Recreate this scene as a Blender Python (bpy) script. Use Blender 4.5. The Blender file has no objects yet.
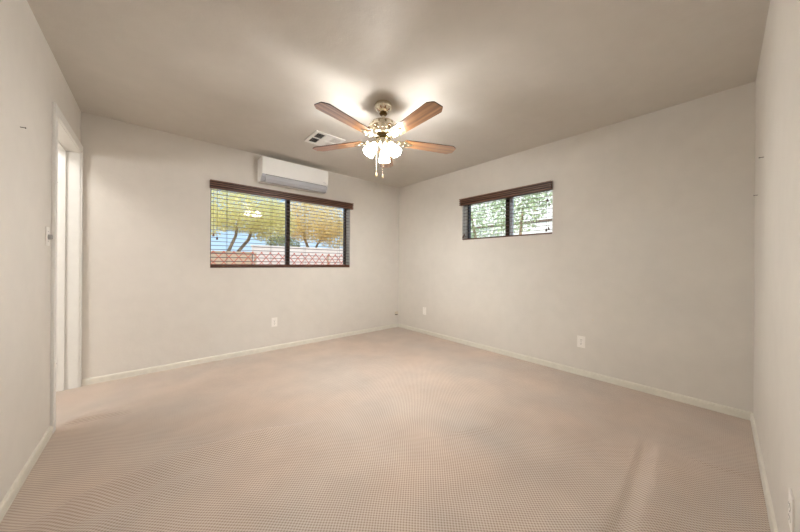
import bpy, bmesh, math, random
from mathutils import Vector, Matrix
import numpy as np

scene = bpy.context.scene
col = scene.collection

# ------------------------------------------------------------------ camera
W, D, H = 3.745, 3.905, 2.44            # room: x to the east wall, y to the north wall, ceiling height
F_PX, YAW, V0, ROLL = 281.5, 0.852829, 263.64, 0.007421
CAM = Vector((0.497, 0.1514, 1.1101))
cd = bpy.data.cameras.new('camera')
cam = bpy.data.objects.new('camera', cd)
col.objects.link(cam)
cd.sensor_width = 36.0
cd.lens = F_PX * 36.0 / 800.0
cd.shift_y = -(266.0 - V0) / 800.0
cd.clip_start = 0.02
cd.clip_end = 300
fw = Vector((math.cos(YAW), math.sin(YAW), 0)); rt = Vector((math.sin(YAW), -math.cos(YAW), 0)); up = Vector((0, 0, 1))
c_, s_ = math.cos(ROLL), math.sin(ROLL)
R_ = rt * c_ + up * s_
U_ = up * c_ - rt * s_
m = Matrix((R_, U_, -fw)).transposed().to_4x4()
m.translation = CAM
cam.matrix_world = m
scene.camera = cam

# ------------------------------------------------------------------ world, sun, exposure
world = bpy.data.worlds.new('World'); scene.world = world
world.use_nodes = True
wn = world.node_tree
bg = wn.nodes['Background']
tc = wn.nodes.new('ShaderNodeTexCoord'); sx = wn.nodes.new('ShaderNodeSeparateXYZ'); wn.links.new(tc.outputs['Generated'], sx.inputs[0])
rp = wn.nodes.new('ShaderNodeValToRGB'); wn.links.new(sx.outputs[2], rp.inputs[0])
rp.color_ramp.elements[0].position = 0.0; rp.color_ramp.elements[0].color = (0.58, 0.78, 1.0, 1)
rp.color_ramp.elements[1].position = 0.6; rp.color_ramp.elements[1].color = (0.36, 0.58, 0.95, 1)
cn = wn.nodes.new('ShaderNodeTexNoise'); cn.inputs['Scale'].default_value = 3.0; cn.inputs['Detail'].default_value = 6; wn.links.new(tc.outputs['Generated'], cn.inputs['Vector'])
cr = wn.nodes.new('ShaderNodeValToRGB'); wn.links.new(cn.outputs['Fac'], cr.inputs[0]); cr.color_ramp.elements[0].position = 0.52; cr.color_ramp.elements[1].position = 0.68
cm = wn.nodes.new('ShaderNodeMix'); cm.data_type = 'RGBA'; wn.links.new(cr.outputs[0], cm.inputs[0]); wn.links.new(rp.outputs[0], cm.inputs[6]); cm.inputs[7].default_value = (0.9, 0.92, 0.95, 1)
wn.links.new(cm.outputs[2], bg.inputs[0])
bg.inputs[1].default_value = 0.74
sl = bpy.data.lights.new('sun', 'SUN'); so = bpy.data.objects.new('sun', sl); col.objects.link(so)
sl.energy = 2.9; sl.angle = 0.01; sl.color = (1, 0.95, 0.86)
so.rotation_euler = Vector((0.60, 0.52, -0.61)).to_track_quat('-Z', 'Y').to_euler()
hl = bpy.data.lights.new('hall_lamp', 'AREA'); ho = bpy.data.objects.new('hall_lamp', hl); col.objects.link(ho)
hl.energy = 9; hl.size = 0.4; ho.location = (-0.6, 3.3, 2.41); hl.color = (1, 0.97, 0.94)
wl_ = bpy.data.lights.new('hallway_daylight', 'AREA'); wo = bpy.data.objects.new('hallway_daylight', wl_); col.objects.link(wo)
wl_.energy = 42; wl_.shape = 'RECTANGLE'; wl_.size = 1.1; wl_.size_y = 0.75; wl_.color = (1, 0.985, 0.97)
wo.location = (-3.25, 2.0, 1.66); wo.rotation_euler = Vector((1, 0.30, 0)).to_track_quat('-Z', 'Y').to_euler()
SHADE_L, BULB_L, BULB_L_STRONG = 22.0, 1650.0, 3000.0
LAMP = (1.0, 0.985, 0.96, 1)
scene.view_settings.view_transform = 'Standard'
scene.view_settings.look = 'None'
scene.view_settings.exposure = 0.80
scene.view_settings.gamma = 1.0
scene.view_settings.use_curve_mapping = False
scene.cycles.use_denoising = True
scene.cycles.max_bounces = 10
scene.cycles.diffuse_bounces = 6
scene.cycles.transparent_max_bounces = 24
scene.cycles.sample_clamp_indirect = 8.0

random.seed(7)

# ------------------------------------------------------------------ materials
def srgb(r, g, b):
    f = lambda c: (c / 255 / 12.92) if c / 255 <= 0.04045 else ((c / 255 + 0.055) / 1.055) ** 2.4
    return (f(r), f(g), f(b), 1)

class NT:
    def __init__(s, name):
        s.m = bpy.data.materials.new(name); s.m.use_nodes = True
        s.t = s.m.node_tree; s.b = s.t.nodes['Principled BSDF']; s.out = s.t.nodes['Material Output']
    def n(s, typ, **kw):
        x = s.t.nodes.new(typ)
        for k, v in kw.items(): setattr(x, k, v)
        return x
    def l(s, a, b): s.t.links.new(a, b)
    def val(s, x, k, v): x.inputs[k].default_value = v
    def math(s, op, a, b=None):
        x = s.n('ShaderNodeMath', operation=op)
        for i, v in enumerate((a, b)):
            if v is None: continue
            if isinstance(v, (int, float)): x.inputs[i].default_value = v
            else: s.l(v, x.inputs[i])
        return x.outputs[0]
    def noise(s, scale, detail=2.0, vec=None, rough=0.5):
        x = s.n('ShaderNodeTexNoise'); s.val(x, 'Scale', scale); s.val(x, 'Detail', detail); s.val(x, 'Roughness', rough)
        if vec is not None: s.l(vec, x.inputs['Vector'])
        return x.outputs['Fac']
    def ramp(s, fac, stops):
        x = s.n('ShaderNodeValToRGB'); e = x.color_ramp.elements
        while len(e) < len(stops): e.new(0.5)
        for i, (p, c) in enumerate(stops): e[i].position = p; e[i].color = c
        s.l(fac, x.inputs[0]); return x.outputs[0]
    def mix(s, fac, a, b):
        x = s.n('ShaderNodeMix', data_type='RGBA')
        if isinstance(fac, (int, float)): x.inputs[0].default_value = fac
        else: s.l(fac, x.inputs[0])
        for k, v in ((6, a), (7, b)):
            if isinstance(v, tuple): x.inputs[k].default_value = v
            else: s.l(v, x.inputs[k])
        return x.outputs[2]
    def bump(s, h, strength, dist):
        x = s.n('ShaderNodeBump'); s.val(x, 'Strength', strength); s.val(x, 'Distance', dist)
        s.l(h, x.inputs['Height']); s.l(x.outputs[0], s.b.inputs['Normal'])

def plain(name, c, rough=0.5, metal=0.0, var=0.04, spec=None, scale=20):
    k = NT(name)
    co = k.n('ShaderNodeTexCoord').outputs['Object']
    n = k.noise(scale, 3, co)
    d = tuple(min(1, v * (1 - var)) for v in c[:3]) + (1,); e = tuple(min(1, v * (1 + var)) for v in c[:3]) + (1,)
    k.l(k.ramp(n, [(0.3, d), (0.7, e)]), k.b.inputs['Base Color'])
    k.val(k.b, 'Roughness', rough); k.val(k.b, 'Metallic', metal)
    if spec is not None: k.val(k.b, 'Specular IOR Level', spec)
    return k.m

def wall_paint(name, c, seed=0.0):
    k = NT(name)
    co = k.n('ShaderNodeTexCoord').outputs['Object']
    a = k.noise(1.6, 3, co); b = k.noise(9, 4, co)
    f = k.math('ADD', k.math('MULTIPLY', a, 0.6), k.math('MULTIPLY', b, 0.4))
    d = tuple(v * 0.965 for v in c[:3]) + (1,); e = tuple(v * 1.03 for v in c[:3]) + (1,)
    k.l(k.ramp(f, [(0.35, d), (0.65, e)]), k.b.inputs['Base Color'])
    k.val(k.b, 'Roughness', 0.62); k.val(k.b, 'Specular IOR Level', 0.3)
    h = k.math('ADD', k.math('MULTIPLY', k.noise(14, 3, co), 1.0), k.math('MULTIPLY', k.noise(120, 2, co), 0.25))
    k.bump(h, 0.25, 0.006)
    return k.m

def carpet_mat():
    k = NT('carpet')
    co = k.n('ShaderNodeTexCoord').outputs['Object']
    warp = k.n('ShaderNodeTexNoise'); k.val(warp, 'Scale', 2.2); k.l(co, warp.inputs['Vector'])
    sub = k.n('ShaderNodeVectorMath', operation='SCALE'); k.l(warp.outputs['Color'], sub.inputs[0]); k.val(sub, 'Scale', 0.03)
    add = k.n('ShaderNodeVectorMath', operation='ADD'); k.l(co, add.inputs[0]); k.l(sub.outputs[0], add.inputs[1])
    sp = k.n('ShaderNodeSeparateXYZ'); k.l(add.outputs[0], sp.inputs[0])
    p = 2 * math.pi / 0.0175
    sx = k.math('SINE', k.math('MULTIPLY', sp.outputs[0], p)); sy = k.math('SINE', k.math('MULTIPLY', sp.outputs[1], p))
    pr = k.math('MULTIPLY', sx, sy)
    h01 = k.math('ADD', k.math('MULTIPLY', pr, 0.5), 0.5)
    fuzz = k.noise(260, 3, co)
    hh = k.math('ADD', k.math('MULTIPLY', h01, 0.75), k.math('MULTIPLY', fuzz, 0.25))
    loop = k.ramp(hh, [(0.10, CARPET_DARK), (0.5, CARPET_MID), (0.9, CARPET_LIGHT)])
    wear = k.noise(1.3, 3, co); wear2 = k.noise(3.7, 2, co)
    tint = k.ramp(wear, [(0.35, (0.93, 0.95, 0.97, 1)), (0.65, (1.05, 1.0, 0.97, 1))])
    t2 = k.ramp(wear2, [(0.3, (0.94, 0.94, 0.94, 1)), (0.7, (1.05, 1.05, 1.05, 1))])
    mm = k.n('ShaderNodeMix', data_type='RGBA', blend_type='MULTIPLY'); mm.inputs[0].default_value = 1
    k.l(loop, mm.inputs[6]); k.l(tint, mm.inputs[7])
    m2 = k.n('ShaderNodeMix', data_type='RGBA', blend_type='MULTIPLY'); m2.inputs[0].default_value = 1
    k.l(mm.outputs[2], m2.inputs[6]); k.l(t2, m2.inputs[7])
    k.l(m2.outputs[2], k.b.inputs['Base Color'])
    k.val(k.b, 'Roughness', 0.95); k.val(k.b, 'Specular IOR Level', 0.1)
    k.val(k.b, 'Sheen Weight', 0.15)
    k.bump(hh, 0.5, 0.003)
    return k.m

def wood_mat(name, dark, mid, light, rough, axis=0, scale=1.0, coat=0.0, ior=0.5):
    k = NT(name)
    co = k.n('ShaderNodeTexCoord').outputs['Object']
    mp = k.n('ShaderNodeMapping'); k.l(co, mp.inputs[0])
    sc = [26 * scale] * 3; sc[axis] = 1.6 * scale
    mp.inputs['Scale'].default_value = sc
    a = k.noise(1.0, 6, mp.outputs[0], 0.6)
    wv = k.n('ShaderNodeTexWave', wave_type='BANDS', bands_direction='Y' if axis == 0 else 'X')
    k.val(wv, 'Scale', 0.35); k.val(wv, 'Distortion', 9); k.val(wv, 'Detail', 3); k.l(mp.outputs[0], wv.inputs['Vector'])
    f = k.math('ADD', k.math('MULTIPLY', a, 0.85), k.math('MULTIPLY', wv.outputs['Fac'], 0.15))
    k.l(k.ramp(f, [(0.25, dark), (0.5, mid), (0.78, light)]), k.b.inputs['Base Color'])
    k.val(k.b, 'Roughness', rough); k.val(k.b, 'Coat Weight', coat); k.val(k.b, 'Coat Roughness', 0.10); k.val(k.b, 'Coat IOR', 2.1)
    k.val(k.b, 'Specular IOR Level', ior)
    k.bump(a, 0.08, 0.001)
    return k.m

def emit_mat(name, c, L):
    k = NT(name)
    k.val(k.b, 'Base Color', (0.9, 0.9, 0.88, 1)); k.val(k.b, 'Roughness', 0.3)
    k.val(k.b, 'Emission Color', c); k.val(k.b, 'Emission Strength', L)
    return k.m

def glass_mat():
    k = NT('window_glass')
    k.t.nodes.remove(k.b)
    tr = k.n('ShaderNodeBsdfTransparent'); tr.inputs[0].default_value = (0.96, 0.98, 0.97, 1)
    gl = k.n('ShaderNodeBsdfGlossy'); k.val(gl, 'Roughness', 0.01)
    fr = k.n('ShaderNodeFresnel'); k.val(fr, 'IOR', 1.3)
    mx = k.n('ShaderNodeMixShader')
    k.l(fr.outputs[0], mx.inputs[0]); k.l(tr.outputs[0], mx.inputs[1]); k.l(gl.outputs[0], mx.inputs[2]); k.l(mx.outputs[0], k.out.inputs[0])
    return k.m

def leaf_mat(name, c1, c2, c3):
    k = NT(name)
    co = k.n('ShaderNodeTexCoord').outputs['Object']
    f = k.noise(5.0, 4, co)
    k.l(k.ramp(f, [(0.3, c1), (0.5, c2), (0.7, c3)]), k.b.inputs['Base Color'])
    k.val(k.b, 'Roughness', 0.6)
    k.val(k.b, 'Specular IOR Level', 0.2)
    tl = k.n('ShaderNodeBsdfTranslucent'); mx = k.n('ShaderNodeMixShader'); mx.inputs[0].default_value = 0.4
    tl.inputs[0].default_value = c3
    k.l(k.b.outputs[0], mx.inputs[1]); k.l(tl.outputs[0], mx.inputs[2]); k.l(mx.outputs[0], k.out.inputs[0])
    return k.m

CARPET_DARK, CARPET_MID, CARPET_LIGHT = srgb(146, 130, 117), srgb(192, 178, 165), srgb(211, 197, 184)
M = {}
M['wall'] = wall_paint('wall_paint_beige', srgb(214, 209, 201))
M['ceiling'] = wall_paint('ceiling_paint_beige', srgb(204, 199, 191))
M['carpet'] = carpet_mat()
M['trim'] = plain('trim_paint_cream', srgb(219, 215, 203), 0.4)
M['door_white'] = plain('door_paint_white', srgb(226, 225, 220), 0.35, var=0.015)
M['blind'] = wood_mat('blind_stained_wood', srgb(60, 36, 26), srgb(90, 58, 44), srgb(118, 82, 64), 0.4, 0, 0.8)
M['blind_y'] = wood_mat('blind_stained_wood_cross', srgb(60, 36, 26), srgb(90, 58, 44), srgb(118, 82, 64), 0.4, 1, 0.8)
M['valance'] = wood_mat('valance_stained_wood', srgb(84, 56, 44), srgb(116, 82, 66), srgb(146, 112, 94), 0.4, 0, 0.8)
M['valance_y'] = wood_mat('valance_stained_wood_cross', srgb(84, 56, 44), srgb(116, 82, 66), srgb(146, 112, 94), 0.4, 1, 0.8)
M['groove'] = plain('valance_groove_dark', srgb(42, 26, 20), 0.6)  # groove faces coloured darker than the ribs
M['cord'] = plain('blind_cord_brown', srgb(60, 44, 34), 0.8)
M['bronze'] = plain('window_bronze_aluminium', srgb(62, 48, 38), 0.4, 0.3)
M['bronze_dark'] = plain('window_dark_aluminium', srgb(58, 60, 70), 0.4, 0.3)
M['silver'] = plain('window_mill_aluminium', srgb(190, 198, 210), 0.35, 0.6)
M['glass'] = glass_mat()
M['fan_wood'] = wood_mat('fan_blade_oak', srgb(104, 64, 32), srgb(156, 106, 62), srgb(190, 140, 92), 0.3, 0, 1.0, 1.0)
M['fan_edge'] = plain('fan_blade_edge', srgb(60, 36, 20), 0.4)
M['brass'] = plain('polished_brass', srgb(234, 225, 204), 0.13, 1.0, 0.06)
M['brass_dark'] = plain('antique_brass', srgb(120, 96, 58), 0.3, 1.0, 0.15, scale=60)
M['shade'] = emit_mat('lit_frosted_glass', LAMP, SHADE_L)
_t = M['shade'].node_tree; _tr = _t.nodes.new('ShaderNodeBsdfTransparent'); _mx = _t.nodes.new('ShaderNodeMixShader'); _mx.inputs[0].default_value = 0.73
_t.links.new(_tr.outputs[0], _mx.inputs[1]); _t.links.new(_t.nodes['Principled BSDF'].outputs[0], _mx.inputs[2]); _t.links.new(_mx.outputs[0], _t.nodes['Material Output'].inputs[0])
M['bulb'] = emit_mat('lit_bulb', LAMP, BULB_L)
M['bulb_strong'] = emit_mat('lit_bulb_strong', LAMP, BULB_L_STRONG)
M['fob'] = plain('chain_fob_ivory', srgb(226, 206, 160), 0.4)
M['ac_white'] = plain('air_conditioner_white', srgb(242, 242, 240), 0.3, var=0.01)
M['ac_grey'] = plain('air_conditioner_flap_grey', srgb(178, 181, 188), 0.35, var=0.02)
M['ac_dark'] = plain('air_conditioner_slot_dark', srgb(80, 82, 86), 0.5)
M['white_metal'] = plain('register_white_enamel', srgb(232, 230, 226), 0.4, var=0.02)
M['duct'] = plain('duct_dark', srgb(46, 44, 42), 0.7)
M['plastic'] = plain('plastic_white', srgb(236, 232, 226), 0.35, var=0.015)
M['slot'] = plain('outlet_slot_grey', srgb(70, 64, 60), 0.6)
M['plastic_ivory'] = plain('plastic_ivory', srgb(216, 206, 186), 0.4)
M['steel'] = plain('satin_steel', srgb(170, 168, 166), 0.4, 0.7)
M['nail'] = plain('nail_steel_dark', srgb(84, 76, 70), 0.4, 0.7)
M['block_white'] = plain('block_wall_white', srgb(208, 196, 188), 0.9, var=0.05, scale=3)
M['block_tan'] = plain('block_wall_tan', srgb(180, 158, 134), 0.9, var=0.05, scale=3)
M['lattice'] = plain('lattice_red_paint', srgb(176, 78, 58), 0.7)
M['stucco'] = plain('stucco_white', srgb(246, 244, 240), 0.9, var=0.02, scale=3)
M['bounce_slab'] = plain('bounce_slab_pale', srgb(232, 230, 226), 0.9, var=0.03, scale=3)
M['soil'] = plain('yard_soil', srgb(176, 152, 124), 0.95, var=0.12, scale=2)
M['bark'] = plain('tree_bark', srgb(158, 138, 114), 0.9, var=0.25, scale=14)
M['cap'] = plain('wall_cap_brown', srgb(128, 110, 98), 0.8)
M['leaf_yellow'] = leaf_mat('leaves_yellow_green', srgb(206, 198, 120), srgb(234, 224, 156), srgb(246, 238, 188))
M['leaf_gold'] = leaf_mat('leaves_golden', srgb(214, 186, 112), srgb(238, 212, 146), srgb(246, 230, 180))
M['leaf_green'] = leaf_mat('leaves_green', srgb(104, 130, 88), srgb(168, 188, 138), srgb(222, 232, 196))
M['leaf_olive'] = leaf_mat('leaves_olive', srgb(112, 116, 78), srgb(150, 150, 104), srgb(178, 176, 130))

# ------------------------------------------------------------------ helpers
def obj(name, bm, mat, parent=None, smooth=False, loc=None, **props):
    me = bpy.data.meshes.new(name)
    bmesh.ops.recalc_face_normals(bm, faces=bm.faces)
    bm.to_mesh(me); bm.free()
    for mm in (mat if isinstance(mat, (list, tuple)) else [mat]): me.materials.append(M[mm])
    if smooth:
        me.polygons.foreach_set('use_smooth', [True] * len(me.polygons))
    o = bpy.data.objects.new(name, me); col.objects.link(o)
    if parent is not None: o.parent = parent
    if loc is not None: o.location = loc
    for k, v in props.items(): o[k] = v
    if smooth and smooth != 'full':
        md = o.modifiers.new('edges', 'EDGE_SPLIT'); md.split_angle = math.radians(38)
    return o

def thing(name, loc=(0, 0, 0), rotz=0.0, **props):
    o = bpy.data.objects.new(name, None); col.objects.link(o)
    o.location = loc; o.rotation_euler = (0, 0, rotz); o.empty_display_size = 0.05
    for k, v in props.items(): o[k] = v
    return o

def box(bm, x0, x1, y0, y1, z0, z1, mi=0, bev=0.0):
    vs = [bm.verts.new((x, y, z)) for x in (x0, x1) for y in (y0, y1) for z in (z0, z1)]
    q = [(0, 1, 3, 2), (4, 6, 7, 5), (0, 4, 5, 1), (2, 3, 7, 6), (0, 2, 6, 4), (1, 5, 7, 3)]
    fs = []
    for f in q:
        fc = bm.faces.new([vs[i] for i in f]); fc.material_index = mi; fs.append(fc)
    if bev > 0:
        es = list({e for f in fs for e in f.edges})
        bmesh.ops.bevel(bm, geom=es, offset=bev, segments=2, profile=0.5, affect='EDGES')
    return bm

def newbox(*a, **k): return box(bmesh.new(), *a, **k)

def lathe(bm, prof, seg=32, mat=None, mi=0, close=False):
    mat = mat or Matrix.Identity(4)
    rings = []
    for r, z in prof:
        if r < 1e-5: rings.append([bm.verts.new(mat @ Vector((0, 0, z)))])
        else: rings.append([bm.verts.new(mat @ Vector((r * math.cos(2 * math.pi * i / seg), r * math.sin(2 * math.pi * i / seg), z))) for i in range(seg)])
    for a, b in zip(rings, rings[1:]):
        for i in range(seg):
            j = (i + 1) % seg
            if len(a) == 1 and len(b) == 1: continue
            if len(a) == 1: f = bm.faces.new((a[0], b[i], b[j]))
            elif len(b) == 1: f = bm.faces.new((a[i], a[j], b[0]))
            else: f = bm.faces.new((a[i], a[j], b[j], b[i]))
            f.material_index = mi
    return bm

def tube(bm, pts, rad, seg=10):
    pts = [Vector(p) for p in pts]
    rads = rad if isinstance(rad, (list, tuple)) else [rad] * len(pts)
    rings = []
    ref = None
    for i, p in enumerate(pts):
        t = (pts[min(i + 1, len(pts) - 1)] - pts[max(i - 1, 0)]).normalized()
        if ref is None: ref = Vector((1, 0, 0)) if abs(t.x) < 0.9 else Vector((0, 1, 0))
        u = (ref - t * ref.dot(t)).normalized(); v = t.cross(u); ref = u
        rings.append([bm.verts.new(p + (u * math.cos(2 * math.pi * k / seg) + v * math.sin(2 * math.pi * k / seg)) * rads[i]) for k in range(seg)])
    for a, b in zip(rings, rings[1:]):
        for k in range(seg):
            bm.faces.new((a[k], a[(k + 1) % seg], b[(k + 1) % seg], b[k]))
    bm.faces.new(rings[0][::-1]); bm.faces.new(rings[-1])
    return bm

def prism(bm, pts2, a0, a1, fn, mi=0):
    """closed 2D outline extruded from a0 to a1; fn(u, v, a) -> xyz"""
    lo = [bm.verts.new(fn(u, v, a0)) for u, v in pts2]; hi = [bm.verts.new(fn(u, v, a1)) for u, v in pts2]
    n = len(pts2); fs = [bm.faces.new(lo[::-1]), bm.faces.new(hi)]
    for i in range(n): fs.append(bm.faces.new((lo[i], lo[(i + 1) % n], hi[(i + 1) % n], hi[i])))
    for f in fs: f.material_index = mi
    return bm

# ------------------------------------------------------------------ setting
ST = dict(kind='structure')
TN, TE, TW, TS = 0.20, 0.20, 0.145, 0.15
NX0, NX1, NZ0, NZ1 = 0.966, 2.757, 1.046, 2.00         # north window opening
EY0, EY1, EZ0, EZ1 = 1.363, 2.553, 1.445, 1.985        # east window opening
DY0, DY1, DZ = 3.035, 3.872, 2.062                     # doorway in the west wall

# carpet: a fine grid with the folds it has buckled into
FOLDS = [  # polyline, height, half width on one side, on the other side
    ([(0.02, 3.09), (0.22, 3.045), (0.43, 2.99)], 0.024, 0.014, 0.10),
    ([(0.05, 2.02), (0.26, 2.10), (0.60, 2.16), (0.95, 2.12), (1.30, 2.03)], 0.040, 0.13, 0.022),
    ([(0.15, 1.78), (0.45, 1.92), (0.8, 1.95)], 0.012, 0.05, 0.10),
    ([(2.95, 0.51), (2.72, 0.490), (2.40, 0.480), (2.0, 0.475), (1.6, 0.465)], 0.015, 0.11, 0.026),
    ([(2.9, 0.40), (2.72, 0.385), (2.40, 0.375), (2.0, 0.365), (1.5, 0.35)], 0.036, 0.040, 0.13),
    ([(2.80, 0.40), (2.83, 0.2), (2.88, 0.03)], 0.006, 0.012, 0.08),
    ([(1.9, 1.35), (2.2, 1.2), (2.5, 1.15)], 0.016, 0.05, 0.12),
]
def floor_mesh():
    x0, x1, y0, y1 = -0.16, W + 0.02, -0.02, D + 0.02
    nx, ny = 290, 290
    X, Y = np.meshgrid(np.linspace(x0, x1, nx), np.linspace(y0, y1, ny))
    Z = np.zeros_like(X)
    for pl, hgt, wa, wb in FOLDS:
        best = np.full(X.shape, 1e9); sgn = np.zeros(X.shape); along = np.zeros(X.shape)
        L = 0; tot = sum(math.dist(a, b) for a, b in zip(pl, pl[1:]))
        for a, b in zip(pl, pl[1:]):
            dx, dy = b[0] - a[0], b[1] - a[1]; l = math.hypot(dx, dy)
            t = np.clip(((X - a[0]) * dx + (Y - a[1]) * dy) / l / l, 0, 1)
            d = np.hypot(X - a[0] - t * dx, Y - a[1] - t * dy)
            s = np.sign((X - a[0]) * dy - (Y - a[1]) * dx)
            w = d < best
            best = np.where(w, d, best); sgn = np.where(w, s, sgn); along = np.where(w, (L + t * l) / tot, along)
            L += l
        wd = np.where(sgn > 0, wa, wb)
        fade = np.clip(np.minimum(along, 1 - along) * 5, 0.12, 1)
        Z = np.maximum(Z, hgt * fade * np.exp(-(best / wd) ** 2))
    edge = np.clip(np.minimum.reduce([X + 0.03, W - X, Y, D - Y]) / 0.06, 0, 1)
    Z = Z * np.where(X < -0.03, 0, edge)
    me = bpy.data.meshes.new('floor')
    v = np.stack([X, Y, Z], -1).reshape(-1, 3)
    i = np.arange(nx * ny).reshape(ny, nx)
    q = np.stack([i[:-1, :-1], i[:-1, 1:], i[1:, 1:], i[1:, :-1]], -1).reshape(-1, 4)
    me.from_pydata(v.tolist(), [], q.tolist())
    me.polygons.foreach_set('use_smooth', [True] * len(me.polygons))
    me.materials.append(M['carpet'])
    o = bpy.data.objects.new('floor', me); col.objects.link(o); o['kind'] = 'structure'
floor_mesh()
obj('floor_hallway', newbox(-3.5, -0.155, 0.5, D, -0.05, 0.0), 'carpet', **ST)
obj('ground_bounce_slab', newbox(-6, 12, D + TN + 0.02, 10.0, -0.10, -0.03), 'bounce_slab', **ST)  # unseen pale slab added to bounce daylight up through the wide window
obj('ceiling', newbox(-3.5, W + TE, -TS, D + TN, H, H + 0.15), 'ceiling', **ST)
b = bmesh.new()
box(b, -TW, NX0, D, D + TN, -0.05, H); box(b, NX1, W + TE, D, D + TN, -0.05, H)
box(b, NX0, NX1, D, D + TN, -0.05, NZ0); box(b, NX0, NX1, D, D + TN, NZ1, H)
obj('wall_north', b, 'wall', **ST)
b = bmesh.new()
box(b, W, W + TE, -TS, EY0, -0.05, H); box(b, W, W + TE, EY1, D, -0.05, H)
box(b, W, W + TE, EY0, EY1, -0.05, EZ0); box(b, W, W + TE, EY0, EY1, EZ1, H)
obj('wall_east', b, 'wall', **ST)
b = bmesh.new()
box(b, -TW, 0, -TS, DY0 - 0.018, -0.05, H); box(b, -TW, 0, DY0 - 0.018, D, DZ + 0.018, H); box(b, -TW, 0, DY1 + 0.018, D, -0.05, DZ + 0.018)
obj('wall_west', b, 'wall', **ST)
obj('wall_south', newbox(0, W, -TS, 0, -0.05, H), 'wall', **ST)
b = bmesh.new()
box(b, -3.5, -3.4, 0.5, D + TN, -0.05, H); box(b, -3.4, -TW, D, D + TN, -0.05, H); box(b, -3.4, -TW, 0.5, 0.6, -0.05, H)
obj('wall_hallway', b, 'wall', **ST)

def board(name, prof_len0, prof_len1, fn):
    pr = [(0, 0), (0.013, 0), (0.013, 0.044), (0.009, 0.055), (0, 0.057)]
    obj(name, prism(bmesh.new(), pr, prof_len0, prof_len1, fn), 'trim', **ST)
board('baseboard_north', 0.017, W, lambda u, v, a: (a, D - u, v))
board('baseboard_east', 0.0, D - 0.013, lambda u, v, a: (W - u, a, v))
board('baseboard_west', 0.0, 2.975, lambda u, v, a: (u, a, v))
board('baseboard_south', 0.013, W - 0.013, lambda u, v, a: (a, u, v))

# doorway with painted casing, jambs and stops
dr = thing('door_1', (0, DY0, 0), **ST)
def dpart(name, bm, mat='door_white', **k):
    o = obj(name, bm, mat, None, **k); o.parent = dr; o.location = (0, -DY0, 0); return o
def casing_prof(y0, y1, z0, z1): return newbox(0.0, 0.016, y0, y1, z0, z1, bev=0.003)
dpart('door_casing', casing_prof(2.975, DY0 - 0.004, 0.0, DZ + 0.004), kind='structure')
dpart('door_casing', casing_prof(DY1 + 0.004, D - 0.001, 0.0, DZ + 0.004), kind='structure')
dpart('door_casing', casing_prof(2.975, D - 0.001, DZ + 0.004, DZ + 0.068), kind='structure')
dpart('door_jamb', newbox(-TW - 0.004, 0.002, DY0 - 0.018, DY0, 0.0, DZ), kind='structure')
fj = dpart('door_jamb', newbox(-TW - 0.004, 0.002, DY1, DY1 + 0.018, 0.0, DZ), kind='structure')
dpart('door_jamb', newbox(-TW - 0.004, 0.002, DY0 - 0.018, DY1 + 0.018, DZ, DZ + 0.018), kind='structure')
b = bmesh.new()
box(b, -0.112, -0.078, DY0, DY0 + 0.011, 0, DZ, bev=0.002)
dpart('door_stop', b, kind='structure')
dpart('door_stop', newbox(-0.112, -0.078, DY1 - 0.011, DY1, 0, DZ, bev=0.002), kind='structure')
dpart('door_stop', newbox(-0.112, -0.078, DY0 + 0.011, DY1 - 0.011, DZ - 0.011, DZ, bev=0.002), kind='structure')
for hz in (0.24, 1.78):
    b = newbox(-0.144, -0.116, DY1 - 0.003, DY1, hz - 0.045, hz + 0.045, bev=0.001)
    for q in (-0.03, 0.0, 0.03):
        lathe(b, [(0.0, 0.0012), (0.0035, 0.001), (0.0035, 0)], 8, Matrix.Translation((-0.130 + (0.006 if q == 0 else -0.005), DY1 - 0.003, hz + q)) @ Matrix.Rotation(math.pi / 2, 4, 'X'), 1)
    dpart('hinge_leaf', b, ['door_white', 'steel'], kind='structure')

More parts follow.
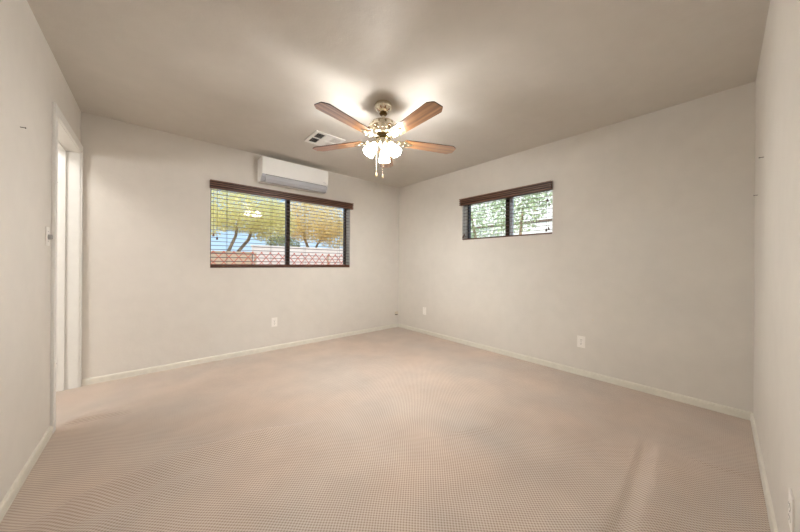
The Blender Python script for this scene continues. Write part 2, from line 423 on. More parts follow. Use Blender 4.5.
# windows: aluminium sliders set back in the plaster reveals
def window(name, axis):
    if axis == 'N':
        a0, a1, z0, z1 = NX0, NX1, NZ0, NZ1; fn = lambda a, d, z: (a, D + d, z); origin = (a0, D, z0)
    else:
        a0, a1, z0, z1 = EY0, EY1, EZ0, EZ1; fn = lambda a, d, z: (W + d, a, z); origin = (W, a0, z0)
    r = thing(name, origin, **ST)
    def wb(bm, p0, p1, bev=0.0):
        q0, q1 = fn(*p0), fn(*p1)
        return box(bm, *[v for k in range(3) for v in sorted((q0[k], q1[k]))], bev=bev)
    def part(n, bm, mat, par=None):
        o = obj(n, bm, mat, r, kind='structure'); o.location = -Vector(origin); return o
    fm = 'bronze' if axis == 'N' else 'bronze_dark'
    d0, d1, fwid = 0.125, 0.175, 0.022
    b = bmesh.new()
    wb(b, (a0, d0, z0), (a0 + fwid, d1, z1)); wb(b, (a1 - fwid, d0, z0), (a1, d1, z1))
    wb(b, (a0 + fwid, d0, z0), (a1 - fwid, d1, z0 + fwid)); wb(b, (a0 + fwid, d0, z1 - fwid), (a1 - fwid, d1, z1))
    part('window_frame', b, fm)
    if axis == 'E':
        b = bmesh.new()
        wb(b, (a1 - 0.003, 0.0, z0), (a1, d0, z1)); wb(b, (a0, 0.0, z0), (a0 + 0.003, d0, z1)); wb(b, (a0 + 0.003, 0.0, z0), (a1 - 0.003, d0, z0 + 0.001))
        part('window_reveal_lightened', b, 'door_white')  # white liner: daylight on the reveal put into its colour
    if axis == 'N':
        part('window_mullion', wb(bmesh.new(), (1.838, d0 - 0.005, z0 + fwid), (1.888, d1, z1 - fwid), 0.002), 'bronze')
        mid = (1.838, 1.888)
    else:
        part('window_mullion', wb(bmesh.new(), (1.925, d0 - 0.005, z0 + fwid), (1.972, d1, z1 - fwid), 0.002), 'bronze')
        part('window_sash_stile', wb(bmesh.new(), (1.885, d0 + 0.01, z0 + fwid), (1.925, d1 - 0.01, z1 - fwid), 0.002), 'silver')
        mid = (1.885, 1.972)
    part('window_pane', wb(bmesh.new(), (a0 + fwid, 0.152, z0 + fwid), (mid[0], 0.156, z1 - fwid)), 'glass')
    part('window_pane', wb(bmesh.new(), (mid[1], 0.142, z0 + fwid), (a1 - fwid, 0.146, z1 - fwid)), 'glass')
window('window_1', 'N'); window('window_2', 'E')

# ------------------------------------------------------------------ wood blinds
def blind(axis, v0, v1, vz0, vz1, s0, s1, zb, zt, rail_h, n, cords, tassels, label):
    """v0..v1 valance span, s0..s1 slat span, built around the wall plane (depth < 0 is inside the room)"""
    if axis == 'N': org = Vector(((s0 + s1) / 2, D, zb)); fn = lambda a, d, z: Vector((a, D + d, z)) - org
    else: org = Vector((W, (s0 + s1) / 2, zb)); fn = lambda a, d, z: Vector((W + d, a, z)) - org
    wm = 'blind' if axis == 'N' else 'blind_y'
    r = thing('window_blind', org, label=label, category='window blind', group='dark wood window blinds')
    h = vz1 - vz0
    pr = [(-0.004, 0), (-0.030, 0), (-0.046, 0.05 * h), (-0.046, 0.19 * h), (-0.012, 0.20 * h), (-0.012, 0.31 * h), (-0.046, 0.32 * h), (-0.046, 0.47 * h), (-0.012, 0.48 * h), (-0.012, 0.57 * h),
          (-0.046, 0.58 * h), (-0.046, 0.73 * h), (-0.012, 0.74 * h), (-0.012, 0.82 * h), (-0.050, 0.84 * h), (-0.050, h), (-0.004, h)]
    vb = prism(bmesh.new(), pr, v0, v1, lambda u, v, a: fn(a, u, vz0 + v))
    vb.faces.ensure_lookup_table()
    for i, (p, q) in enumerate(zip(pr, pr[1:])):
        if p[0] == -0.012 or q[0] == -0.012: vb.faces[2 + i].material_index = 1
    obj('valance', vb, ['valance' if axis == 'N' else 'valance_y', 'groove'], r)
    def bx(p0, p1, bev=0.0):
        q0, q1 = fn(*p0), fn(*p1)
        return newbox(*[v for k in range(3) for v in sorted((q0[k], q1[k]))], bev=bev)
    obj('head_rail', bx((s0, 0.006, zt + 0.005), (s1, 0.060, zt + 0.045)), 'bronze', r)
    obj('bottom_rail', bx((s0, 0.004, zb), (s1, 0.058, zb + rail_h), 0.003), wm, r)
    first = None
    step = (zt - zb - rail_h) / n
    for i in range(n):
        z = zb + rail_h + step * (i + 0.75)
        if first is None:
            pr = []
            for k in range(7):
                u = -0.025 + 0.05 * k / 6; pr.append((u, 0.0022 * (1 - (u / 0.025) ** 2) + 0.0014))
            for k in range(7):
                u = 0.025 - 0.05 * k / 6; pr.append((u, 0.0022 * (1 - (u / 0.025) ** 2) - 0.0014))
            tilt = 0.10 if axis == 'N' else 0.15
            first = obj('slat', prism(bmesh.new(), pr, s0, s1, lambda u, v, a: fn(a, 0.032 + u, zb + v + u * tilt)), wm, r)
            first.location = (0, 0, z - zb)
        else:
            o = first.copy(); col.objects.link(o); o.parent = r; o.location = (0, 0, z - zb)
    for a in cords:
        b = bmesh.new()
        for d in (0.005, 0.059): tube(b, [fn(a, d, zb + rail_h * 0.5), fn(a, d, zt + 0.02)], 0.0013, 6)
        obj('ladder_cord', b, 'cord', r)
    for a, zz in tassels:
        b = tube(bmesh.new(), [fn(a, -0.006, zz + 0.03), fn(a, -0.006, zt + 0.02)], 0.0012, 6)
        c = obj('lift_cord', b, 'cord', r)
        t = lathe(bmesh.new(), [(0, 0.034), (0.004, 0.033), (0.006, 0.026), (0.0105, 0.010), (0.011, 0.002), (0.009, 0.0), (0, 0.0)], 14, Matrix.Translation(fn(a, -0.006, zz)))
        obj('cord_tassel', t, 'blind', c, smooth=True)
blind('N', 0.956, 2.785, 1.934, 2.022, NX0 + 0.004, NX1 - 0.004, NZ0 + 0.002, 1.94, 0.040, 19,
      (1.13, 1.62, 2.06, 2.58), ((0.995, 1.40), (1.03, 1.365)), 'wide dark brown wooden blind under the white air conditioner')
blind('E', 1.366, 2.572, 1.925, 2.014, EY0 + 0.004, EY1 - 0.004, EZ0 + 0.001, 1.925, 0.018, 10,
      (1.53, 1.96, 2.45), ((1.40, 1.49), (1.425, 1.475), (1.415, 1.80), (2.51, 1.50), (2.53, 1.475)), 'small dark brown wooden blind high on the windowed wall without air conditioner')

# ------------------------------------------------------------------ mini-split air conditioner
ax0, ax1 = 1.446, 2.285
ac = thing('air_conditioner', ((ax0 + ax1) / 2, D, 2.08), label='white wall mounted mini split air conditioner above the wide window', category='air conditioner')
acx = (ax0 + ax1) / 2
def acf(u, v, a): return Vector((a - acx, -u, v - 2.08))
body = [(0, 2.362), (0.150, 2.366), (0.182, 2.362), (0.186, 2.16), (0.180, 2.150), (0.120, 2.092), (0.05, 2.085), (0, 2.095)]
obj('body', prism(bmesh.new(), body, ax0, ax1, acf), 'ac_white', ac)
front = [(0.183, 2.366), (0.196, 2.363), (0.202, 2.352), (0.203, 2.17), (0.199, 2.160), (0.186, 2.160), (0.183, 2.17)]
obj('front_panel', prism(bmesh.new(), front, ax0 + 0.002, ax1 - 0.002, acf), 'ac_white', ac)
slot = [(0.1865, 2.160), (0.1975, 2.159), (0.194, 2.153), (0.1805, 2.150)]
obj('outlet_slot', prism(bmesh.new(), slot, ax0 + 0.03, ax1 - 0.03, acf), 'ac_dark', ac)
flap = [(0.196, 2.154), (0.202, 2.150), (0.190, 2.112), (0.160, 2.080), (0.125, 2.076), (0.121, 2.088), (0.150, 2.100), (0.176, 2.126)]
obj('louver_flap', prism(bmesh.new(), flap, ax0 + 0.045, ax1 - 0.015, acf), 'ac_grey', ac)
endc = [(0.18, 2.160), (0.199, 2.160), (0.196, 2.13), (0.165, 2.09), (0.125, 2.080), (0.118, 2.09)]
obj('end_cap', prism(bmesh.new(), endc, ax0 + 0.001, ax0 + 0.040, acf), 'ac_grey', ac)
obj('end_cap', prism(bmesh.new(), endc, ax1 - 0.013, ax1 - 0.001, acf), 'ac_white', ac)
b = lathe(bmesh.new(), [(0.0, 0.0015), (0.012, 0.0015), (0.014, 0.0)], 20, Matrix.Translation(acf(0.2028, 2.20, ax0 + 0.06)) @ Matrix.Rotation(math.pi / 2, 4, 'X'))
obj('indicator_window', b, 'ac_white', ac)
obj('badge', newbox(ax1 - 0.075 - acx, ax1 - 0.030 - acx, -0.2042, -0.2025, 2.192 - 2.08, 2.198 - 2.08), 'ac_grey', ac)

# ------------------------------------------------------------------ ceiling register
vx0, vx1, vy0, vy1 = 1.712, 2.045, 2.828, 3.148
vent = thing('ceiling_vent', ((vx0 + vx1) / 2, (vy0 + vy1) / 2, H), label='white square louvered air register on the ceiling beside the fan', category='air vent')
hw, hd = (vx1 - vx0) / 2, (vy1 - vy0) / 2
b = bmesh.new(); fb = 0.034
for (x0, x1, y0, y1) in ((-hw, hw, -hd, -hd + fb), (-hw, hw, hd - fb, hd), (-hw, -hw + fb, -hd + fb, hd - fb), (hw - fb, hw, -hd + fb, hd - fb)):
    box(b, x0, x1, y0, y1, -0.009, 0.0, bev=0.002)
obj('frame', b, 'white_metal', vent)
obj('duct_opening', newbox(-hw + fb, hw - fb, -hd + fb, hd - fb, -0.0012, 0.0), 'duct', vent)
cw = (2 * hw - 2 * fb) / 3
b = bmesh.new()
for k in (1, 2): box(b, -hw + fb + cw * k - 0.004, -hw + fb + cw * k + 0.004, -hd + fb, hd - fb, -0.009, -0.001)
box(b, -hw + fb, hw - fb, -0.007, 0.007, -0.009, -0.001)
obj('divider', b, 'white_metal', vent)
def vanes(c0, c1, dirx, tilt, n, name='louver'):
    for (y0, y1) in ((-hd + fb, -0.007), (0.007, hd - fb)):
        b = bmesh.new()
        if dirx:      # vanes run along y, set across x
            for i in range(n):
                x = c0 + (c1 - c0) * (i + 0.5) / n
                pr = [(-0.006, -0.0006), (0.006, -0.0006), (0.006, 0.0006), (-0.006, 0.0006)]
                ct, st = math.cos(tilt), math.sin(tilt)
                prism(b, pr, y0, y1, lambda u, v, a: (x + u * ct - v * st, a, -0.0055 + (u * st + v * ct) * 0.55))
        else:
            for i in range(n):
                y = y0 + (y1 - y0) * (i + 0.5) / n
                pr = [(-0.006, -0.0006), (0.006, -0.0006), (0.006, 0.0006), (-0.006, 0.0006)]
                ct, st = math.cos(tilt), math.sin(tilt)
                prism(b, pr, c0, c1, lambda u, v, a: (a, y + u * ct - v * st, -0.0055 + (u * st + v * ct) * 0.55))
        obj(name, b, 'white_metal', vent)
xa = -hw + fb
vanes(xa, xa + cw - 0.004, True, math.radians(62), 5)
vanes(xa + cw + 0.004, xa + 2 * cw - 0.004, False, math.radians(-20), 9)
vanes(xa + 2 * cw + 0.004, xa + 3 * cw, True, math.radians(-50), 6)

# ------------------------------------------------------------------ ceiling fan
FX, FY = 1.932, 2.020
fan = thing('ceiling_fan', (FX, FY, H), YAW, label='brass five bladed ceiling fan with oak blades and lit glass shades', category='ceiling fan')
# local frame: +x points away from the camera, z measured from the ceiling
def cz(z): return z - H
def fz(z): return z - H + 0.036
obj('canopy', lathe(bmesh.new(), [(0, 0), (0.068, 0), (0.073, cz(2.432)), (0.074, cz(2.418)), (0.071, cz(2.402)), (0.060, cz(2.386)), (0.046, cz(2.374)), (0.038, cz(2.368)), (0.030, cz(2.364)), (0, cz(2.364))], 40), 'brass', fan, smooth=True)
obj('canopy_collar', lathe(bmesh.new(), [(0, cz(2.366)), (0.031, cz(2.366)), (0.034, cz(2.358)), (0.026, cz(2.348)), (0, cz(2.348))], 32), 'brass_dark', fan, smooth=True)
obj('downrod', lathe(bmesh.new(), [(0, cz(2.36)), (0.0135, cz(2.36)), (0.0135, fz(2.24)), (0, fz(2.24))], 20), 'brass', fan, smooth=True)
mh = obj('motor_housing', lathe(bmesh.new(), [(0, fz(2.268)), (0.030, fz(2.268)), (0.036, fz(2.258)), (0.080, fz(2.252)), (0.100, fz(2.244)), (0.104, fz(2.236)), (0.112, fz(2.232)), (0.122, fz(2.215)), (0.126, fz(2.200)),
     (0.132, fz(2.196)), (0.134, fz(2.188)), (0.130, fz(2.181)), (0.124, fz(2.178)), (0.116, fz(2.160)), (0.098, fz(2.148)), (0.092, fz(2.142)), (0.075, fz(2.138)), (0, fz(2.138))], 56), 'brass', fan, smooth=True)
ros = None
for i in range(20):   # cast rosettes around the lower bowl
    a = 2 * math.pi * i / 20
    if ros is None:
        b = bmesh.new(); bmesh.ops.create_icosphere(b, subdivisions=2, radius=0.009)
        ros = o = obj('rosette', b, 'brass', mh, smooth='full')
    else:
        o = ros.copy(); col.objects.link(o); o.parent = mh
    o.location = (0.119 * math.cos(a), 0.119 * math.sin(a), fz(2.167))
cv = None
for i in range(14):
    a = 2 * math.pi * (i + 0.5) / 14
    if cv is None: cv = o = obj('cooling_slot', newbox(-0.006, 0.006, -0.0015, 0.0015, -0.008, 0.008), 'brass_dark', mh)
    else:
        o = cv.copy(); col.objects.link(o); o.parent = mh
    o.location = (0.121 * math.cos(a), 0.121 * math.sin(a), fz(2.213)); o.rotation_euler = (-0.35, 0, a + math.pi / 2)
obj('flywheel', lathe(bmesh.new(), [(0, fz(2.140)), (0.062, fz(2.140)), (0.066, fz(2.134)), (0.062, fz(2.126)), (0, fz(2.126))], 36), 'brass_dark', fan, smooth=True)
obj('switch_housing', lathe(bmesh.new(), [(0, fz(2.128)), (0.036, fz(2.128)), (0.040, fz(2.120)), (0.053, fz(2.112)), (0.056, fz(2.104)), (0.055, fz(2.082)), (0.050, fz(2.070)), (0.040, fz(2.060)), (0.030, fz(2.052)), (0.024, fz(2.034)), (0.016, fz(2.022)), (0.006, fz(2.012)), (0, fz(2.010))], 40), 'brass', fan, smooth=True)
BZ, PITCH = 2.103, math.radians(6.5)
def blade_bm():
    b = bmesh.new()
    r0, r1, w0, w1, c = 0.180, 0.664, 0.052, 0.069, 0.030
    out = [(r0 + 0.012, -w0), (0.40, -0.061), (r1 - c - 0.012, -w1), (r1 - 0.006, -w1 + 0.026), (r1, -w1 + 0.034), (r1, w1 - 0.034), (r1 - 0.006, w1 - 0.026), (r1 - c - 0.012, w1), (0.40, 0.061), (r0 + 0.012, w0), (r0, w0 - 0.014), (r0, -w0 + 0.014)]
    lo = [b.verts.new((x, y, -0.003)) for x, y in out]; hi = [b.verts.new((x, y, 0.003)) for x, y in out]
    f1 = b.faces.new(lo[::-1]); f2 = b.faces.new(hi); f1.material_index = f2.material_index = 0
    for i in range(len(out)):
        j = (i + 1) % len(out); f = b.faces.new((lo[i], lo[j], hi[j], hi[i])); f.material_index = 1
    return b
def iron_bm():
    b = bmesh.new()
    # flat cast bracket under the blade root, with a neck to the flywheel and two scroll holes' rims
    out = [(0.058, -0.013), (0.115, -0.010), (0.140, -0.018), (0.165, -0.040), (0.195, -0.043), (0.215, -0.030), (0.245, -0.016), (0.262, -0.006),
           (0.262, 0.006), (0.245, 0.016), (0.215, 0.030), (0.195, 0.043), (0.165, 0.040), (0.140, 0.018), (0.115, 0.010), (0.058, 0.013)]
    prism(b, out, -0.0125, -0.0035, lambda u, v, a: (u, v, a + (0.018 * max(0, (0.14 - u) / 0.082))))
    for sx, sy in ((0.188, -0.022), (0.188, 0.022), (0.228, 0.0)):
        bmesh.ops.create_icosphere(b, subdivisions=2, radius=0.010, matrix=Matrix.Translation((sx, sy, -0.0125)) @ Matrix.Diagonal((1, 1, 0.5, 1)))
    for s in (-1, 1):
        tube(b, [(0.13 + 0.012 * math.cos(t), s * (0.030 + 0.012 * math.sin(t)), -0.009) for t in [k * math.pi / 5 for k in range(10)]], 0.0035, 6)
    bmesh.ops.create_icosphere(b, subdivisions=2, radius=0.014, matrix=Matrix.Translation((0.150, 0, -0.012)) @ Matrix.Diagonal((1.3, 1, 0.5, 1)))
    return b
bl0 = ir0 = None
for k in range(5):
    if bl0 is None:
        bl0 = bl = obj('blade', blade_bm(), ['fan_wood', 'fan_edge'], fan)
        ir0 = obj('blade_iron', iron_bm(), 'brass', bl, smooth=True)
    else:
        bl = bl0.copy(); col.objects.link(bl); bl.parent = fan
        ir = ir0.copy(); col.objects.link(ir); ir.parent = bl
    bl.location = (0, 0, fz(BZ))
    bl.rotation_mode = 'QUATERNION'
    bl.rotation_quaternion = (Matrix.Rotation(2 * math.pi * k / 5, 4, 'Z') @ Matrix.Rotation(-PITCH, 4, 'X')).to_quaternion()
# light kit: three arms with bell shades
for k in range(3):
    a = 2 * math.pi * k / 3 - 0.04
    rz = Matrix.Rotation(a, 4, 'Z')
    arm = tube(bmesh.new(), [rz @ Vector(p) for p in ((0.036, 0, fz(2.078)), (0.046, 0, fz(2.083)), (0.055, 0, fz(2.081)), (0.060, 0, fz(2.070)))], 0.008, 12)
    ax = rz @ Matrix.Translation((0.061, 0, fz(2.071))) @ Matrix.Rotation(math.radians(-36), 4, 'Y')
    lathe(arm, [(0, 0.004), (0.016, 0.004), (0.023, -0.004), (0.026, -0.014), (0.0255, -0.022), (0.021, -0.022), (0.019, -0.010), (0, -0.006)], 28, ax)
    ao = obj('light_arm', arm, 'brass', fan, smooth=True)
    sp = [(0.0215, -0.017), (0.0225, -0.026), (0.0270, -0.040), (0.0340, -0.058), (0.0405, -0.080), (0.0445, -0.100), (0.0465, -0.114), (0.0485, -0.122)]
    inner = [(r - 0.003, z - 0.0005) for r, z in sp[::-1]]
    sh = obj('lamp_shade', lathe(bmesh.new(), sp + inner + [sp[0]], 40, ax), 'shade', fan, smooth='full')
    obj('bulb', lathe(bmesh.new(), [(0.0, -0.012), (0.011, -0.014), (0.012, -0.032), (0.020, -0.054), (0.024, -0.072), (0.020, -0.088), (0.009, -0.096), (0, -0.098)], 24, ax), 'bulb_strong' if k == 0 else 'bulb', sh, smooth='full')
for (px, py, z1, z0, tw) in ((-0.030, 0.052, 2.060, 1.790, 0), (-0.056, -0.002, 2.060, 1.768, 0)):
    b = bmesh.new(); n = 70
    for i in range(n):
        z = z1 + (z0 + 0.03 - z1) * i / (n - 1)
        bmesh.ops.create_icosphere(b, subdivisions=1, radius=0.0021, matrix=Matrix.Translation((px, py, fz(z))))
    tube(b, [(px, py, fz(z1)), (px, py, fz(z0 + 0.03))], 0.0012, 6)
    ch = obj('pull_chain', b, 'brass', fan, smooth='full')
    obj('chain_fob', lathe(bmesh.new(), [(0, 0.036), (0.003, 0.035), (0.0045, 0.026), (0.008, 0.012), (0.0085, 0.005), (0.006, 0.0), (0, 0)], 16, Matrix.Translation((px, py, fz(z0)))), 'fob', ch, smooth='full')

# ------------------------------------------------------------------ plates on the walls
def plate_frame(wall, a, z):
    if wall == 'N': loc, rz = (a, D, z), math.pi
    elif wall == 'E': loc, rz = (W, a, z), math.pi / 2
    elif wall == 'W': loc, rz = (0, a, z), -math.pi / 2
    else: loc, rz = (a, 0, z), 0.0
    return loc, rz      # local +y points into the room
def cover(r, mat='plastic', w=0.070, h=0.115):
    return obj('cover_plate', newbox(-w / 2, w / 2, 0, 0.005, -h / 2, h / 2, bev=0.002), mat, r)
RX = Matrix.Rotation(-math.pi / 2, 4, 'X')
def screw(r, z):
    obj('screw', lathe(bmesh.new(), [(0.0035, 0.0), (0.003, 0.0012), (0, 0.0014)], 12, Matrix.Translation((0, 0.005, z)) @ RX), 'steel', r)
def outlet(wall, a, z, label, group=None):
    loc, rz = plate_frame(wall, a, z)
    r = thing('wall_outlet', loc, rz, label=label, category='electrical outlet', group='duplex wall outlets')
    cover(r)
    for s in (-1, 1):
        out = [(0.017 * math.cos(t), max(-0.0135, min(0.0135, 0.017 * math.sin(t)))) for t in [2 * math.pi * k / 24 for k in range(24)]]
        q = obj('receptacle', prism(bmesh.new(), out, 0.004, 0.0068, lambda u, v, y: (u, y, v + s * 0.0195)), 'plastic', r)
        b = bmesh.new()
        for x, hh in ((-0.0065, 0.0048), (0.0065, 0.0040)): box(b, x - 0.0013, x + 0.0013, 0.0066, 0.0071, s * 0.0195 + 0.003 - hh, s * 0.0195 + 0.003 + hh)
        lathe(b, [(0.0026, 0.0), (0.0026, 0.0005), (0, 0.0005)], 10, Matrix.Translation((0, 0.0066, s * 0.0195 - 0.0085)) @ RX)
        obj('slot', b, 'slot', q)
    screw(r, 0)
outlet('N', 1.656, 0.353, 'white duplex outlet low on the wall below the wide window')
outlet('E', 1.083, 0.336, 'white duplex outlet low on the wall right of the small window')
outlet('S', 2.033, 0.328, 'white outlet cut off by the lower right picture edge')
loc, rz = plate_frame('E', 3.267, 0.359)
r = thing('wall_plate', loc, rz, label='plain narrow white wall plate low near the far room corner', category='wall plate')
cover(r); screw(r, 0.042); screw(r, -0.042)
loc, rz = plate_frame('W', 2.885, 1.262)
r = thing('light_switch', loc, rz, label='white light switch plate with grey knob beside the doorway', category='light switch')
cover(r); screw(r, 0.030); screw(r, -0.030)
kb = obj('dimmer_knob', lathe(bmesh.new(), [(0.016, 0.0), (0.016, 0.004), (0.0145, 0.015), (0.012, 0.017), (0, 0.017)], 24, Matrix.Translation((0, 0.005, -0.004)) @ RX), 'steel', r, smooth=True, label='grey knob')
loc, rz = plate_frame('N', 3.690, 0.245)
r = thing('phone_jack', loc, rz, label='tiny beige phone jack box low in the far corner', category='phone jack')
obj('housing', newbox(-0.028, 0.028, 0, 0.024, -0.018, 0.028, bev=0.004), 'plastic_ivory', r)
obj('socket', newbox(-0.022, 0.022, 0.001, 0.021, -0.030, -0.018), 'slot', r)

# nails left in the walls
def nail(wall, a, z, label):
    loc, rz = plate_frame(wall, a, z)
    r = obj('nail', lathe(bmesh.new(), [(0.0016, -0.002), (0.0016, 0.016), (0.0042, 0.0165), (0.0042, 0.018), (0, 0.0185)], 12, RX), 'nail', None, smooth=True, label=label, category='nail', group='nails left in the walls')
    r.location = loc; r.rotation_euler = (0, 0, rz)
nail('W', 2.411, 1.764, 'small bare nail high on the left wall beside the doorway')
nail('S', 3.076, 1.725, 'small bare nail on the right wall, the upper of two')
nail('S', 3.467, 1.576, 'small bare nail on the right wall, the lower of two, by the corner')
loc, rz = plate_frame('E', 0.984, 0.571)
r = obj('wall_anchor', lathe(bmesh.new(), [(0.007, 0), (0.0065, 0.002), (0.003, 0.0025), (0, 0.001)], 14, RX), 'plastic_ivory', None, label='tiny pale wall anchor above the outlet right of the small window', category='wall anchor')
r.location = loc; r.rotation_euler = (0, 0, rz)

# ------------------------------------------------------------------ outside
obj('ground', newbox(-30, 40, -20, 60, -0.45, -0.06), 'soil', **ST)
def block_wall(name, x0, x1, y0, y1, z1, mat, cap, label):
    r = thing(name, ((x0 + x1) / 2, (y0 + y1) / 2, -0.06), label=label, category='garden wall')
    o = obj('wall_body', newbox(x0, x1, y0, y1, -0.06, z1), mat, r); o.location = -r.location
    o = obj('wall_cap', newbox(x0 - 0.02, x1 + 0.02, y0 - 0.02, y1 + 0.02, z1, z1 + 0.05), cap, r); o.location = -r.location
block_wall('garden_wall', 0.0, 2.98, 10.6, 10.8, 1.42, 'block_tan', 'block_tan', 'tan garden wall behind the lattice outside the wide window')
block_wall('garden_wall', 3.02, 11.0, 10.6, 10.8, 1.66, 'block_white', 'block_white', 'white garden wall behind the lattice outside the wide window')
block_wall('garden_wall', 7.1, 7.3, -3.0, 9.0, 2.08, 'stucco', 'cap', 'white garden wall with brown cap outside the small window')
lt = thing('lattice_fence', (4.5, 10.2, -0.06), label='red diamond lattice fence outside the wide window', category='fence')
b = bmesh.new()
x0, x1, z0, z1 = 0.6, 8.6, 0.0, 1.46
dx, dz = 0.27, 0.32
slope = dz / dx
def clipseg(px, s):
    # line z = z0 + s*slope*(x-px) clipped to the panel
    pts = []
    for z in (z0, z1): pts.append((px + (z - z0) / (s * slope), z))
    (xa, za), (xb, zb) = sorted(pts)
    if xb < x0 or xa > x1: return None
    def at(x): return za + (zb - za) * (x - xa) / (xb - xa)
    if xa < x0: za, xa = at(x0), x0
    if xb > x1: zb = za + (zb - za) * (x1 - xa) / (xb - xa); xb = x1
    return (xa, za), (xb, zb)
for s, yy in ((1, 0.0), (-1, 0.014)):
    for i in range(-10, 60):
        sg = clipseg(-1.0 + i * dx, s)
        if not sg: continue
        (xa, za), (xb, zb) = sg
        if math.hypot(xb - xa, zb - za) < 0.05: continue
        dd = Vector((xb - xa, 0, zb - za)).normalized(); nn = Vector((-dd.z, 0, dd.x)) * 0.011
        p, q = Vector((xa - 4.5, yy, za + 0.06)), Vector((xb - 4.5, yy, zb + 0.06))
        vs = [p + nn, q + nn, q - nn, p - nn]
        prism(b, [(k, 0) for k in range(4)], 0.0, 0.012, lambda u, v, a: vs[int(u)] + Vector((0, a, 0)))
obj('lattice_panel', b, 'lattice', lt)
for px in (0.6, 3.0, 5.6, 8.6):
    obj('fence_post', newbox(px - 4.535, px - 4.465, 0.03, 0.09, 0.0, 1.5), 'block_tan', lt)

def tree(name, base, trunks, blobs, n, size, mat, label, cat, seed, bark='bark', elong=2.2, far=1.0):
    # far: the same tree, larger and further away along the line from the camera
    if far != 1.0:
        f3 = lambda p: tuple(CAM[i] + (p[i] - CAM[i]) * far for i in range(3))
        fb = lambda p: f3(p)[:2] + (-0.06 if p[2] < 0 else f3(p)[2],)
        base = f3(base)[:2] + (-0.06,)
        trunks = [([fb(p) for p in pts], [q * far for q in rads]) for pts, rads in trunks]
        blobs = [f3(q[:3]) + tuple(v * far for v in q[3:]) for q in blobs]; size *= far
    rnd = random.Random(seed)
    r = thing(name, base, label=label, category=cat)
    bb = Vector(base)
    for pts, rads in trunks:
        obj('trunk', tube(bmesh.new(), [Vector(p) - bb for p in pts], rads, 9), bark, r, smooth=True)
    vs, fs = [], []
    tot = sum(q[3] * q[4] * q[5] for q in blobs)
    for (cx, cy, cz, rx, ry, rz_) in blobs:
        for _ in range(int(n * rx * ry * rz_ / tot)):
            while True:
                p = Vector((rnd.uniform(-1, 1), rnd.uniform(-1, 1), rnd.uniform(-1, 1)))
                if 0.05 < p.length < 1: break
            p = Vector((cx + p.x * rx, cy + p.y * ry, cz + p.z * rz_)) - bb
            t = Vector((rnd.gauss(0, 1), rnd.gauss(0, 1), rnd.gauss(-0.3, 0.7))).normalized()
            s = t.cross(Vector((rnd.gauss(0, 1), rnd.gauss(0, 1), rnd.gauss(0, 1)))).normalized()
            l = size * rnd.uniform(0.6, 1.3); w = l / elong
            nrm = t.cross(s) * (l * 0.12)
            i = len(vs)
            vs += [p - t * l * 0.5, p + s * w * 0.5 - nrm, p + t * l * 0.5, p - s * w * 0.5 - nrm]
            fs += [(i, i + 1, i + 2), (i, i + 2, i + 3)]
    me = bpy.data.meshes.new('foliage'); me.from_pydata([tuple(v) for v in vs], [], fs); me.materials.append(M[mat])
    o = bpy.data.objects.new('foliage', me); col.objects.link(o); o.parent = r
    return r
tree('yard_tree', (2.35, 12.2, -0.06),
     [([(2.35, 12.2, -0.06), (2.42, 12.2, 1.0), (2.58, 12.2, 1.55), (2.80, 12.2, 2.1), (2.95, 12.3, 3.0)], [0.10, 0.075, 0.06, 0.05, 0.03]),
      ([(2.60, 12.4, -0.06), (2.78, 12.4, 1.2), (2.98, 12.4, 1.6), (3.28, 12.4, 2.0), (3.45, 12.4, 2.5), (3.9, 12.4, 3.2)], [0.09, 0.075, 0.06, 0.06, 0.04, 0.025])],
     [(3.0, 12.2, 3.15, 1.7, 1.2, 0.95), (1.9, 12.0, 2.55, 0.7, 0.9, 0.55), (4.1, 12.3, 2.75, 1.0, 1.0, 0.85), (2.9, 12.0, 2.7, 0.9, 0.8, 0.45), (3.9, 12.0, 2.4, 0.8, 0.7, 0.5)],
     14000, 0.09, 'leaf_yellow', 'yellow green tree with leaning trunks outside the left half of the wide window', 'tree', 3, far=1.08)
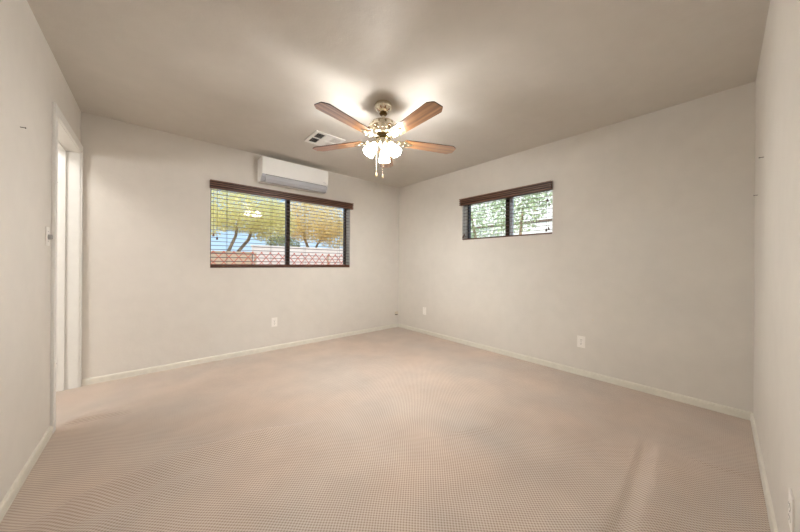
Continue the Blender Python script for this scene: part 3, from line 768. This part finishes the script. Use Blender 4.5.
tree('yard_tree', (5.9, 12.6, -0.06),
     [([(5.9, 12.6, -0.06), (5.95, 12.6, 1.3), (5.75, 12.6, 1.9), (5.5, 12.6, 2.6), (5.3, 12.6, 3.2)], [0.10, 0.08, 0.06, 0.05, 0.03]),
      ([(5.95, 12.6, 1.2), (6.2, 12.6, 1.9), (6.6, 12.6, 2.6)], [0.06, 0.05, 0.03])],
     [(5.9, 12.5, 3.1, 1.8, 1.2, 0.95), (7.1, 12.4, 2.5, 1.0, 1.0, 0.75), (4.9, 12.4, 2.55, 0.6, 0.8, 0.6), (5.9, 12.4, 2.45, 1.3, 0.7, 0.45)],
     13000, 0.09, 'leaf_gold', 'golden leaved tree outside the right half of the wide window', 'tree', 4, far=1.37)
tree('garden_shrub', (4.35, 11.5, -0.06), [([(4.35, 11.5, -0.06), (4.4, 11.5, 1.5)], [0.05, 0.03])],
     [(4.25, 11.3, 1.78, 0.65, 0.4, 0.38)], 2200, 0.07, 'leaf_olive', 'dark olive shrub above the white garden wall outside the wide window', 'shrub', 5)
tree('leafy_bush', (6.3, 3.9, -0.06), [([(6.3, 3.9, -0.06), (6.35, 3.95, 1.2), (6.3, 4.2, 2.4)], [0.06, 0.045, 0.02])],
     [(6.3, 4.0, 2.3, 0.5, 0.95, 0.75), (6.2, 4.4, 1.75, 0.4, 0.5, 0.5)], 2100, 0.075, 'leaf_green', 'loose green bush outside the left half of the small window', 'bush', 6)
tree('leafy_bush', (6.2, 2.9, -0.06), [([(6.2, 2.9, -0.06), (6.2, 2.95, 1.2), (6.3, 2.9, 2.3)], [0.05, 0.04, 0.02])],
     [(6.2, 2.95, 2.35, 0.5, 0.55, 0.6), (6.25, 2.5, 2.5, 0.4, 0.4, 0.3)], 1300, 0.08, 'leaf_green', 'loose green bush outside the right half of the small window', 'bush', 8, far=0.80)
hs = thing('sky_backdrop', (11.0, 5.0, -0.06), label='white stand-in sky house behind the bushes outside the small window', category='backdrop')  # white building form added in place of overexposed sky
obj('backdrop_wall', newbox(0, 4, -7, 6, 0, 5.0), 'stucco', hs)
obj('backdrop_roof', prism(bmesh.new(), [(-0.4, 5.0), (4.4, 5.0), (2.0, 6.4)], -7.3, 6.3, lambda u, v, a: (u, a, v)), 'cap', hs)
